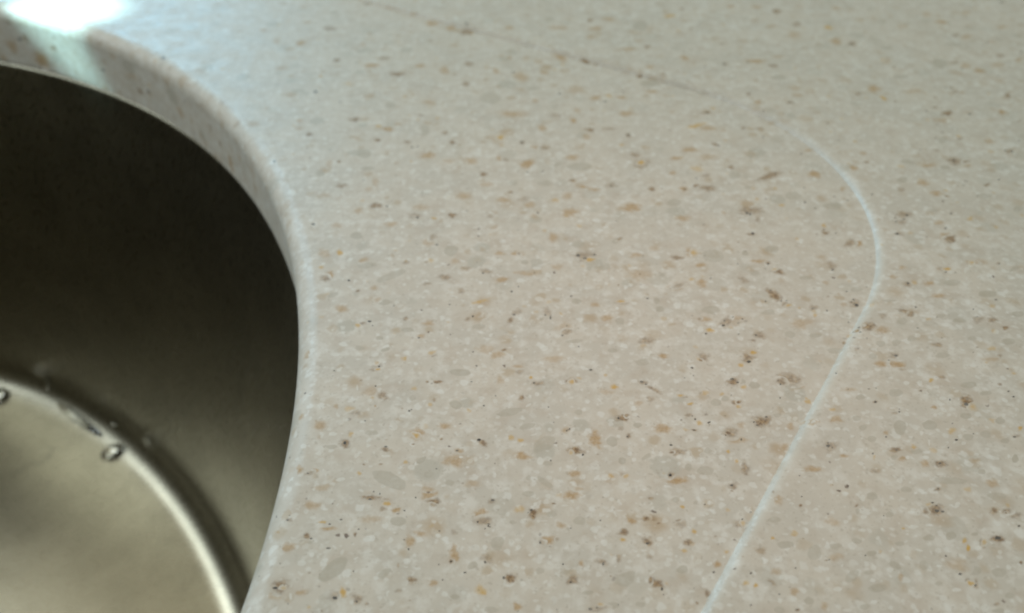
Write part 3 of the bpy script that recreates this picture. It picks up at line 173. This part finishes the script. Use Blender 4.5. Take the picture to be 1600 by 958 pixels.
def matrix_colour(g):
    co = position(g)
    wob = g.noise(co, 700, 2)
    off = g.n('ShaderNodeVectorMath', operation='SCALE')
    sub = g.n('ShaderNodeVectorMath', operation='SUBTRACT')
    g.l(wob.outputs['Color'], sub.inputs[0])
    sub.inputs[1].default_value = (0.5, 0.5, 0.5)
    g.l(sub.outputs[0], off.inputs[0])
    off.inputs[3].default_value = 0.0016
    add = g.n('ShaderNodeVectorMath', operation='ADD')
    g.l(co, add.inputs[0])
    g.l(off.outputs[0], add.inputs[1])
    cw = add.outputs[0]
    # cloudy resin
    col = BASE
    n1 = g.noise(co, 70, 3, 0.6).outputs[0]
    col = g.mix(g.ramp(n1, 0.35, 0.68, 0, 0.55), col, C(0.50, 0.47, 0.415))
    n2 = g.noise(co, 330, 3, 0.6).outputs[0]
    col = g.mix(g.ramp(n2, 0.46, 0.68, 0, 0.75), col, C(0.68, 0.65, 0.595))
    n3 = g.noise(co, 520, 4, 0.7).outputs[0]
    col = g.mix(g.ramp(n3, 0.52, 0.70, 0, 0.55), col, C(0.47, 0.42, 0.35))
    n2b = g.noise(co, 190, 3, 0.55).outputs[0]
    col = g.mix(g.ramp(n2b, 0.50, 0.72, 0, 0.6), col, C(0.50, 0.425, 0.345))
    n2c = g.noise(co, 26, 2, 0.5).outputs[0]
    col = g.mix(g.ramp(n2c, 0.40, 0.66, 0, 0.35), col, C(0.565, 0.512, 0.44))

    def layer(col, scale, pick, r0, r1, c, amount, soft):
        v = g.voro(cw, scale)
        sep = g.n('ShaderNodeSeparateColor')
        g.l(v.outputs['Color'], sep.inputs[0])
        on = g.math('GREATER_THAN', sep.outputs[0], pick)
        # every grain has a size of its own
        rr = g.math('MULTIPLY_ADD', sep.outputs[1], r1 - r0, r0)
        d = g.math('SUBTRACT', v.outputs['Distance'], rr)
        m = g.ramp(d, -soft, soft, 1, 0)
        m = g.math('MULTIPLY', m, on)
        m = g.math('MULTIPLY', m, g.math('MULTIPLY_ADD', sep.outputs[2], amount * 0.6, amount * 0.4))
        return g.mix(m, col, c)

    col = layer(col, 150, 0.66, 0.15, 0.42, C(0.46, 0.43, 0.365), 0.7, 0.06)    # soft grey chips
    col = layer(col, 170, 0.72, 0.10, 0.34, C(0.44, 0.325, 0.205), 0.75, 0.16)  # tan blurs
    col = layer(col, 300, 0.60, 0.10, 0.38, C(0.47, 0.375, 0.265), 0.75, 0.14)  # tan grains
    col = layer(col, 480, 0.58, 0.10, 0.42, WHITE, 0.62, 0.08)                   # white chips
    col = layer(col, 800, 0.35, 0.10, 0.44, WHITE, 0.48, 0.1)                  # white grains
    col = layer(col, 1300, 0.50, 0.1, 0.36, C(0.43, 0.38, 0.31), 0.6, 0.08)     # grey grains
    col = layer(col, 380, 0.93, 0.10, 0.26, C(0.55, 0.36, 0.13), 0.75, 0.10)    # amber grains
    col = layer(col, 640, 0.955, 0.08, 0.24, C(0.15, 0.105, 0.08), 0.9, 0.05)   # dark grains
    return col


def surface(g, p):
    p.inputs['Roughness'].default_value = 0.30
    p.inputs['IOR'].default_value = 1.49
    co = position(g)
    r = g.noise(co, 160, 3).outputs[0]
    g.l(g.ramp(r, 0.3, 0.7, 0.42, 0.52), p.inputs['Roughness'])
    p.inputs['Specular IOR Level'].default_value = 0.5
    b = g.n('ShaderNodeBump')
    b.inputs['Strength'].default_value = 0.10
    b.inputs['Distance'].default_value = 0.0004
    g.l(g.noise(co, 260, 3, 0.6).outputs[0], b.inputs['Height'])
    g.l(b.outputs[0], p.inputs['Normal'])


m_top, nt, p = mat('cast_countertop')
g = G(nt)
g.l(matrix_colour(g), p.inputs['Base Color'])
surface(g, p)


def fleck_mat(name, c_in, c_out, amount, mottled):
    m, nt, p = mat(name)
    g = G(nt)
    co = position(g)
    fade = g.n('ShaderNodeAttribute', attribute_name='fade').outputs['Fac']
    n = g.noise(co, 900 if mottled else 600, 3, 0.65).outputs[0]
    if mottled:
        a = g.math('ADD', g.math('MULTIPLY', fade, 1.35), g.math('MULTIPLY', g.math('SUBTRACT', n, 0.5), 2.0))
        a = g.ramp(a, 0.1, 1.3)
        col = g.mix(g.ramp(g.noise(co, 1500, 3, 0.7).outputs[0], 0.42, 0.62), c_in, c_out)
    else:
        a = g.math('ADD', fade, g.math('MULTIPLY', g.math('SUBTRACT', n, 0.5), 0.5))
        a = g.ramp(a, 0.08, 0.85 if name != 'black_speck' else 0.4)
        col = g.mix(g.ramp(n, 0.4, 0.6), c_in, c_out)
    amt = g.n('ShaderNodeAttribute', attribute_name='strength').outputs['Fac']
    f = g.math('MULTIPLY', a, g.math('MULTIPLY', amt, amount))
    g.l(g.mix(f, matrix_colour(g), col), p.inputs['Base Color'])     # cast into the same resin
    surface(g, p)
    return m


M = {
    'W': fleck_mat('white_chip', C(0.76, 0.75, 0.71), C(0.70, 0.69, 0.64), 0.54, False),
    'G': fleck_mat('grey_chip', C(0.42, 0.375, 0.30), C(0.46, 0.42, 0.35), 0.75, False),
    'T': fleck_mat('tan_fleck', C(0.41, 0.27, 0.14), C(0.50, 0.36, 0.215), 1.0, True),
    'N': fleck_mat('brown_fleck', C(0.18, 0.105, 0.05), C(0.41, 0.28, 0.155), 1.0, True),
    'O': fleck_mat('amber_chip', C(0.56, 0.32, 0.055), C(0.55, 0.38, 0.15), 1.0, True),
    'B': fleck_mat('black_speck', C(0.012, 0.011, 0.012), C(0.03, 0.025, 0.022), 1.0, False),
}
KIND = {'W': 'white_chip', 'G': 'grey_chip', 'T': 'tan_fleck', 'N': 'brown_fleck', 'O': 'amber_chip', 'B': 'black_speck'}
LAYER = 1.6e-6                              # flecks that cross lie one on another, never in one plane
PLACED = []


def layer_for(x, y, rad, place):
    s = 1 + max([q[3] for q in PLACED if q[4] == place and math.hypot(q[0] - x, q[1] - y) < q[2] + rad], default=0)
    PLACED.append((x, y, rad, s, place))
    return 3e-6 + s * LAYER


# ------------------------------------------------------------------ countertop shape
TH = math.radians(57)
N1 = (math.cos(TH), math.sin(TH))           # outward normal of the recess's far side
N2 = (N1[1], -N1[0])                        # outward normal of its right-hand side
C1, C2, RC = 0.2325, -0.0156, 0.074
STEP, STEPW = 0.0012, 0.0029
SR = (STEPW ** 2 + STEP ** 2) / (2 * STEP)
HCX, HCY, HR = -0.2698, 0.096, 0.229       # sink opening
RND, THICK = 0.005, 0.0213
A0, B0 = C2 - 0.50, C1 - 0.555              # the recess's other two sides


def step_z(s):
    if s <= 0:
        return 0.0
    if s >= STEPW:
        return STEP
    return STEP * (1 - (1 - s / STEPW) ** 3.3)


def recess_sd(x, y):
    a, b = x * N2[0] + y * N2[1], x * N1[0] + y * N1[1]
    ca, cb = (A0 + C2) / 2, (B0 + C1) / 2
    qa, qb = abs(a - ca) - ((C2 - A0) / 2 - RC), abs(b - cb) - ((C1 - B0) / 2 - RC)
    return math.hypot(max(qa, 0), max(qb, 0)) + min(max(qa, qb), 0) - RC


def top_z(x, y):
    rd = math.hypot(x - HCX, y - HCY) - HR
    if rd < RND:
        rd = max(rd, 0.0)
        return -RND + math.sqrt(max(RND ** 2 - (RND - rd) ** 2, 0))
    return step_z(recess_sd(x, y))


def outline():
    """points and outward normals round the recess, finely spaced"""
    pts = []
    corners = [(C2 - RC, C1 - RC, 0), (A0 + RC, C1 - RC, 90), (A0 + RC, B0 + RC, 180), (C2 - RC, B0 + RC, 270)]
    for k, (ca, cb, a0) in enumerate(corners):
        for i in range(49):
            t = math.radians(a0 + 90 * i / 48)
            pts.append((ca + RC * math.cos(t), cb + RC * math.sin(t), math.cos(t), math.sin(t)))
        na, nb, n0 = corners[(k + 1) % 4]
        t = math.radians(a0 + 90)
        p0 = (ca + RC * math.cos(t), cb + RC * math.sin(t))
        p1 = (na + RC * math.cos(t), nb + RC * math.sin(t))
        for i in range(1, 160):
            f = i / 160
            pts.append((p0[0] + (p1[0] - p0[0]) * f, p0[1] + (p1[1] - p0[1]) * f, math.cos(t), math.sin(t)))
    out = []
    for a, b, na, nb in pts:
        out.append((a * N2[0] + b * N1[0], a * N2[1] + b * N1[1], na * N2[0] + nb * N1[0], na * N2[1] + nb * N1[1]))
    return out


def rings_mesh(name, rings, closed_last=False, sharp=()):
    n = len(rings[0])
    verts = [v for r in rings for v in r]
    faces = []
    K = len(rings)
    for k in range(K if closed_last else K - 1):
        k2 = (k + 1) % K
        for i in range(n):
            j = (i + 1) % n
            faces.append((k * n + i, k * n + j, k2 * n + j, k2 * n + i))
    me = bpy.data.meshes.new(name)
    me.from_pydata(verts, [], faces)
    me.update()
    for f in me.polygons:
        f.use_smooth = True
    if sharp:
        for e in me.edges:
            a, b = e.vertices
            if a // n == b // n and a // n in sharp:
                e.use_edge_sharp = True
    return me


OUT = outline()
rings, sharp = [], []
HP = []
for x, y, nx, ny in OUT:
    d = math.hypot(x - HCX, y - HCY)
    HP.append(((x - HCX) / d, (y - HCY) / d))


def hole_ring(r, z):
    return [(HCX + u * r, HCY + v * r, z) for u, v in HP]


def off_ring(o, z):
    return [(x + nx * o, y + ny * o, z) for x, y, nx, ny in OUT]


rings.append(hole_ring(HR, -THICK)); sharp.append(0)
for k in range(0, 25):
    t = math.pi / 2 * k / 24
    rings.append(hole_ring(HR + RND * (1 - math.cos(t)), -RND + RND * math.sin(t)))
h1 = rings[-1]
for f in (0.02, 0.3, 0.6, 0.9, 0.985):
    rings.append([(hx + (x - hx) * f, hy + (y - hy) * f, 0) for (hx, hy, _), (x, y, _a, _b) in zip(h1, OUT)])
rings.append(off_ring(0, 0)); sharp.append(len(rings) - 1)
for k in range(1, 21):
    s = STEPW * k / 20
    rings.append(off_ring(s, step_z(s)))
for o in (STEPW + 0.0006, 0.03, 0.12, 0.35):
    rings.append(off_ring(o, STEP))
sharp.append(len(rings) - 1)
rings.append(off_ring(0.35, -THICK)); sharp.append(len(rings) - 1)
me = rings_mesh('countertop', rings, True, sharp)
# the outline runs anticlockwise from the middle outwards: faces look up
top = bpy.data.objects.new('countertop', me)
S.collection.objects.link(top)
bm = bmesh.new(); bm.from_mesh(me); bmesh.ops.recalc_face_normals(bm, faces=bm.faces); bm.to_mesh(me); bm.free()
me.materials.append(m_top)
top['label'] = 'speckled cream solid surface countertop with a shallow stepped recess round the sink opening'
top['category'] = 'countertop'

# ------------------------------------------------------------------ flecks in the countertop
rnd = random.Random(7)


def on_top(x, y, lift):
    return (x, y, top_z(x, y) + lift)


def fleck(V, F, A, cx, cy, ax, ay, bx, by, lift, soft, place=on_top):
    """one flake lying flush in the surface, uneven outline, following its curve"""
    n = 18
    if not soft:                              # an angular shard with softened corners
        kc = rnd.choice((5, 6, 6, 7))
        o0 = rnd.uniform(0, 6.28)
        cs = [(o0 + 2 * math.pi * (i + rnd.uniform(-0.32, 0.32)) / kc, rnd.uniform(0.82, 1.22)) for i in range(kc)]
        cp = [(r * math.cos(a), r * math.sin(a)) for a, r in cs]

        def shard(t):
            best = 9.0
            c, s = math.cos(t), math.sin(t)
            for i in range(kc):
                (x0, y0), (x1, y1) = cp[i], cp[(i + 1) % kc]
                ex, ey = x1 - x0, y1 - y0
                den = c * ey - s * ex
                if abs(den) > 1e-9:
                    q = (x0 * ey - y0 * ex) / den
                    if q > 0:
                        best = min(best, q)
            return min(best, 1.3)
    ph = [rnd.uniform(0, 6.28) for _ in range(3)]
    am = (rnd.uniform(0.06, 0.20), rnd.uniform(0.04, 0.13), rnd.uniform(0.02, 0.09))
    base = len(V)
    amt = rnd.uniform(0.45, 1.0) if soft else rnd.uniform(0.7, 1.0)
    prof = ((0.0, 1.0), (0.5, 0.66), (0.85, 0.25), (1.12, 0.0)) if soft else ((0.0, 1.0), (0.5, 1.0), (0.88, 0.8), (1.0, 0.1))
    for q, fd in prof:
        for i in range(n if q else 1):
            t = 2 * math.pi * i / n
            w = 1 + am[0] * math.cos(2 * t + ph[0]) + am[1] * math.cos(3 * t + ph[1]) + am[2] * math.cos(5 * t + ph[2])
            if not soft:
                w = 0.25 * w + 0.75 * shard(t)
            x = cx + q * w * (ax * math.cos(t) + bx * math.sin(t))
            y = cy + q * w * (ay * math.cos(t) + by * math.sin(t))
            V.append(place(x, y, lift))
            A.append((fd, amt))
    for i in range(n):
        j = (i + 1) % n
        F.append((base, base + 1 + j, base + 1 + i))
        for k in range(2):
            o = base + 1 + k * n
            F.append((o + i, o + j, o + n + j, o + n + i))


def grow(r, k):
    s = {'T': 1.45, 'N': 1.3, 'O': 1.25, 'B': 0.9, 'W': 0.95, 'G': 1.0}[k]
    return r[0], r[1], r[2] * s, r[3] * s, r[4] * s, r[5] * s


def fleck_object(k, V, F, A):
    me = bpy.data.meshes.new(KIND[k])
    me.from_pydata(V, [], F)
    at = me.attributes.new('fade', 'FLOAT', 'POINT')
    at.data.foreach_set('value', [q[0] for q in A])
    at = me.attributes.new('strength', 'FLOAT', 'POINT')
    at.data.foreach_set('value', [q[1] for q in A])
    for f in me.polygons:
        f.use_smooth = True
    me.update()
    f0 = me.polygons[0]
    if sum(f.normal.z for f in me.polygons) < -0.1 or (abs(f0.normal.z) < 0.7 and f0.normal.dot(Vector((HCX, HCY, 0)) - f0.center) < 0):
        me.flip_normals()
    me.materials.append(M[k])
    o = bpy.data.objects.new(KIND[k], me)
    S.collection.objects.link(o)
    o.parent = top
    return o


for k in 'GTNOWB':
    nb, txt = MARKS[k]
    rows = [tuple(float(q) * 1e-5 for q in r.split(',')) for r in txt.split(';')]
    rest = ([], [], [])
    for i, r in enumerate(rows):
        gr = grow(r, k)
        lift = layer_for(gr[0], gr[1], 1.5 * max(math.hypot(gr[2], gr[3]), math.hypot(gr[4], gr[5])), 0)
        if i < nb:
            V, F, A = [], [], []
            fleck(V, F, A, *grow(r, k), lift, k in 'TNO')
            fleck_object(k, V, F, A)
        else:
            fleck(*rest, *grow(r, k), lift, k in 'TNO')
    if rest[0]:
        o = fleck_object(k, *rest)
        o['kind'] = 'stuff'


def on_edge(u, s, lift):
    """u runs round the opening, s up its cut face, over the rounding and on to the top"""
    a = u / HR
    s = max(s, RND - THICK + 0.0003)
    if s < 0:
        r, z, nr, nz = HR, -RND + s, -1.0, 0.0
    elif s < RND * math.pi / 2:
        t = s / RND
        r, z, nr, nz = HR + RND - RND * math.cos(t), -RND + RND * math.sin(t), -math.cos(t), math.sin(t)
    else:
        r, z, nr, nz = HR + RND + s - RND * math.pi / 2, 0.0, 0.0, 1.0
    r, z = r + nr * lift, z + nz * lift
    return (HCX + r * math.cos(a), HCY + r * math.sin(a), z)


for row in FACE.split(';'):
    q = row.split(',')
    k, a, (s, w, hh) = q[0], float(q[1]), (float(t) * 1e-5 for t in q[2:])
    V, F, A = [], [], []
    fleck(V, F, A, a * HR, s, w, 0, 0, hh, layer_for(a * HR, s, 1.5 * max(w, hh), 1), k in 'TNO', on_edge)
    o = fleck_object(k, V, F, A)

# ------------------------------------------------------------------ sink
m_steel, nt, p = mat('brushed_steel')
g = G(nt)
co = position(g)
p.inputs['Metallic'].default_value = 1
st_n = g.noise(co, 35, 4, 0.6).outputs[0]
g.l(g.mix(g.ramp(st_n, 0.3, 0.7), C(0.295, 0.267, 0.20), C(0.365, 0.33, 0.25)), p.inputs['Base Color'])
steel = nt.nodes['Principled BSDF'].inputs['Base Color'].links[0].from_socket
wig = g.noise(co, 38, 3, 0.55, 0.8).outputs[0]
line = g.ramp(g.math('ABSOLUTE', g.math('SUBTRACT', wig, 0.5)), 0.0, 0.010, 1, 0)
line = g.math('MULTIPLY', line, g.ramp(g.noise(co, 17, 2).outputs[0], 0.52, 0.66, 0, 0.5))
g.l(g.mix(line, steel, C(0.14, 0.13, 0.105)), p.inputs['Base Color'])      # dried water marks
mp = g.n('ShaderNodeMapping')
g.l(co, mp.inputs[0])
mp.inputs['Scale'].default_value = (1, 6, 1)
mp.inputs['Rotation'].default_value = (0, 0, math.radians(25))
br = g.noise(mp.outputs[0], 260, 4, 0.7).outputs[0]
g.l(g.ramp(br, 0.3, 0.7, 0.25, 0.32), p.inputs['Roughness'])
bp = g.n('ShaderNodeBump')
bp.inputs['Strength'].default_value = 0.16
bp.inputs['Distance'].default_value = 0.0003
g.l(g.math('ADD', g.math('MULTIPLY', br, 0.35), g.math('MULTIPLY', g.noise(co, 22, 3).outputs[0], 2.5)), bp.inputs['Height'])
g.l(bp.outputs[0], p.inputs['Normal'])

m_seal, nt, p = mat('dark_sealant')
g = G(nt)
g.l(g.mix(g.noise(position(g), 300, 2).outputs[0], C(0.02, 0.02, 0.02), C(0.05, 0.048, 0.045)), p.inputs['Base Color'])
p.inputs['Roughness'].default_value = 0.6

sink = bpy.data.objects.new('sink', None)
S.collection.objects.link(sink)
sink.location = (HCX, HCY, -0.19)
sink['label'] = 'round undermount stainless steel sink bowl with wet floor'
sink['category'] = 'sink'

FCX, FCY, FR = -0.3368, 0.0471, 0.2741       # where the bowl's wall turns into its floor
FZ = -0.180
NA = 360
RIM_Z = -THICK - 0.0009


def ang(i):
    t = 2 * math.pi * i / NA
    return math.cos(t), math.sin(t)


def floor_r(c, s):
    dx, dy = HCX - FCX, HCY - FCY
    b = dx * c + dy * s
    r = -b + math.sqrt(b * b - dx * dx - dy * dy + FR * FR)
    lim = HR - 0.010
    k = 0.02                                 # smooth minimum
    h = max(k - abs(r - lim), 0) / k
    return min(r, lim) - h * h * k / 4


RT = HR + 0.0026
prof = []
R3 = 0.0020


def bowl_ring(kind, t):
    out = []
    for i in range(NA):
        c, s = ang(i)
        rf = floor_r(c, s)
        if kind == 'lip':
            r = RT - R3 * math.sin(t)
            z = RIM_Z - R3 * (1 - math.cos(t))
        elif kind == 'wall':
            ra, za = RT - R3, RIM_Z - R3
            rb, zb = rf + 0.002, FZ + 0.014
            r, z = ra + (rb - ra) * t, za + (zb - za) * t
        elif kind == 'cove':
            r = rf + 0.002 - 0.014 * (1 - math.cos(t))
            z = FZ + 0.014 - 0.014 * math.sin(t)
        else:
            r = (rf - 0.012) * t
            z = FZ - 0.004 * (1 - t)
        out.append((r * c, r * s, z + 0.19))
    return out


rr = []
for k in range(7):
    rr.append(bowl_ring('lip', math.pi / 2 * k / 6))
for k in range(1, 13):
    rr.append(bowl_ring('wall', k / 12))
for k in range(1, 11):
    rr.append(bowl_ring('cove', math.pi / 2 * k / 10))
for f in (0.97, 0.9, 0.75, 0.55, 0.3, 0.12):
    rr.append(bowl_ring('floor', f))
me = rings_mesh('bowl', rr)
bm = bmesh.new(); bm.from_mesh(me)
bm.verts.ensure_lookup_table()
bm.faces.new([bm.verts[(len(rr) - 1) * NA + i] for i in range(NA)])
bmesh.ops.recalc_face_normals(bm, faces=bm.faces)
bm.to_mesh(me); bm.free()
if me.polygons[-1].normal.z < 0:
    me.flip_normals()
me.materials.append(m_steel)
bowl = bpy.data.objects.new('bowl', me)
S.collection.objects.link(bowl)
bowl.parent = sink

fl = [[(r * ang(i)[0], r * ang(i)[1], z + 0.19) for i in range(NA)]
      for r, z in ((RT + 0.0001, RIM_Z), (HR + 0.018, RIM_Z), (HR + 0.018, RIM_Z - 0.001), (RT + 0.0001, RIM_Z - 0.001))]
me = rings_mesh('rim_flange', fl, True, (0, 1, 2, 3))
me.materials.append(m_steel)
o = bpy.data.objects.new('rim_flange', me); S.collection.objects.link(o); o.parent = sink
sl = [[(r * ang(i)[0], r * ang(i)[1], z + 0.19) for i in range(NA)]
      for r, z in ((HR + 0.0030, -THICK - 0.0001), (HR + 0.009, -THICK - 0.0001), (HR + 0.009, RIM_Z + 0.0001), (HR + 0.0030, RIM_Z + 0.0001))]
me = rings_mesh('sealant_bead', sl, True, (0, 1, 2, 3))
me.materials.append(m_seal)
o = bpy.data.objects.new('sealant_bead', me); S.collection.objects.link(o); o.parent = sink

# ------------------------------------------------------------------ water in the bowl
m_water, nt, p = mat('water')
g = G(nt)
p.inputs['Transmission Weight'].default_value = 1
p.inputs['IOR'].default_value = 1.33
g.l(g.mix(g.noise(position(g), 200, 1).outputs[0], C(0.97, 0.99, 1), C(1, 1, 1)), p.inputs['Base Color'])
p.inputs['Roughness'].default_value = 0.02


def bowl_z(x, y):
    """height of the steel under a point"""
    dx, dy = x - HCX, y - HCY
    r = math.hypot(dx, dy)
    rf = floor_r(dx / r, dy / r)
    e = r - (rf - 0.012)
    if e <= 0:
        return FZ - 0.004 * (1 - r / (rf - 0.012))
    if e < 0.0135:
        return FZ + 0.014 - math.sqrt(0.014 ** 2 - e * e)
    return FZ + 0.014 - math.sqrt(0.014 ** 2 - 0.0135 ** 2)


def drop(name, x, y, length, width, height, rot, tail, label, group=None):
    n, K = 28, 9
    V, F = [], []
    for k in range(K + 1):
        q = k / K
        for i in range(n):
            t = 2 * math.pi * i / n
            u, v = math.cos(t), math.sin(t)
            if u > 0:
                v *= 1 - tail * u * u
                u *= 1 + tail * 0.6
            px, py = u * length / 2 * q, v * width / 2 * q
            X = x + px * math.cos(rot) - py * math.sin(rot)
            Y = y + px * math.sin(rot) + py * math.cos(rot)
            V.append((X - x, Y - y, bowl_z(X, Y) - bowl_z(x, y) + 0.00004 + height * math.sqrt(max(1 - q ** 2.4, 0))))
    for k in range(K):
        for i in range(n):
            j = (i + 1) % n
            F.append((k * n + i, (k + 1) * n + i, (k + 1) * n + j, k * n + j))
    # underside
    b = len(V)
    for i in range(n):
        X, Y, Z = V[K * n + i]
        V.append((X, Y, Z - 0.00002))
    c = len(V)
    V.append((0, 0, 0.00002))
    for i in range(n):
        j = (i + 1) % n
        F.append((K * n + i, b + i, b + j, K * n + j))
        F.append((b + j, b + i, c))
    me = bpy.data.meshes.new(name)
    me.from_pydata(V, [], F)
    bm = bmesh.new(); bm.from_mesh(me)
    bmesh.ops.remove_doubles(bm, verts=bm.verts, dist=1e-7)
    bmesh.ops.recalc_face_normals(bm, faces=bm.faces)
    bm.to_mesh(me); bm.free()
    for f in me.polygons:
        f.use_smooth = True
    me.materials.append(m_water)
    o = bpy.data.objects.new(name, me)
    S.collection.objects.link(o)
    o.location = (x, y, bowl_z(x, y))
    o['label'] = label
    o['category'] = 'water drop'
    if group:
        o['group'] = group
    return o


GRP = 'water drops on the sink floor'
drop('water_drop', -0.1754, 0.2568, 0.0098, 0.0072, 0.0034, math.radians(20), 0.35,
     'plump water drop on the sink floor with a pointed end towards the wall', GRP)
drop('water_drop', -0.2407, 0.2907, 0.0095, 0.0080, 0.0042, math.radians(40), 0.2,
     'water drop on the sink floor cut off by the edge of the photo', GRP)
drop('water_drop', -0.2159, 0.2927, 0.0040, 0.0024, 0.0016, math.radians(80), 0.2,
     'tiny dark water drop at the far end of the thin water trail', GRP)
drop('water_drop', -0.1776, 0.2695, 0.0040, 0.0018, 0.0009, math.radians(-40), 0.2,
     'tiny pale water drop clinging to the sink wall above the trail', GRP)
o = drop('water_trail', -0.1968, 0.2758, 0.034, 0.0036, 0.0007, math.radians(-35), 0.1,
         'thin trail of water along the curved foot of the sink wall')
o['category'] = 'water'
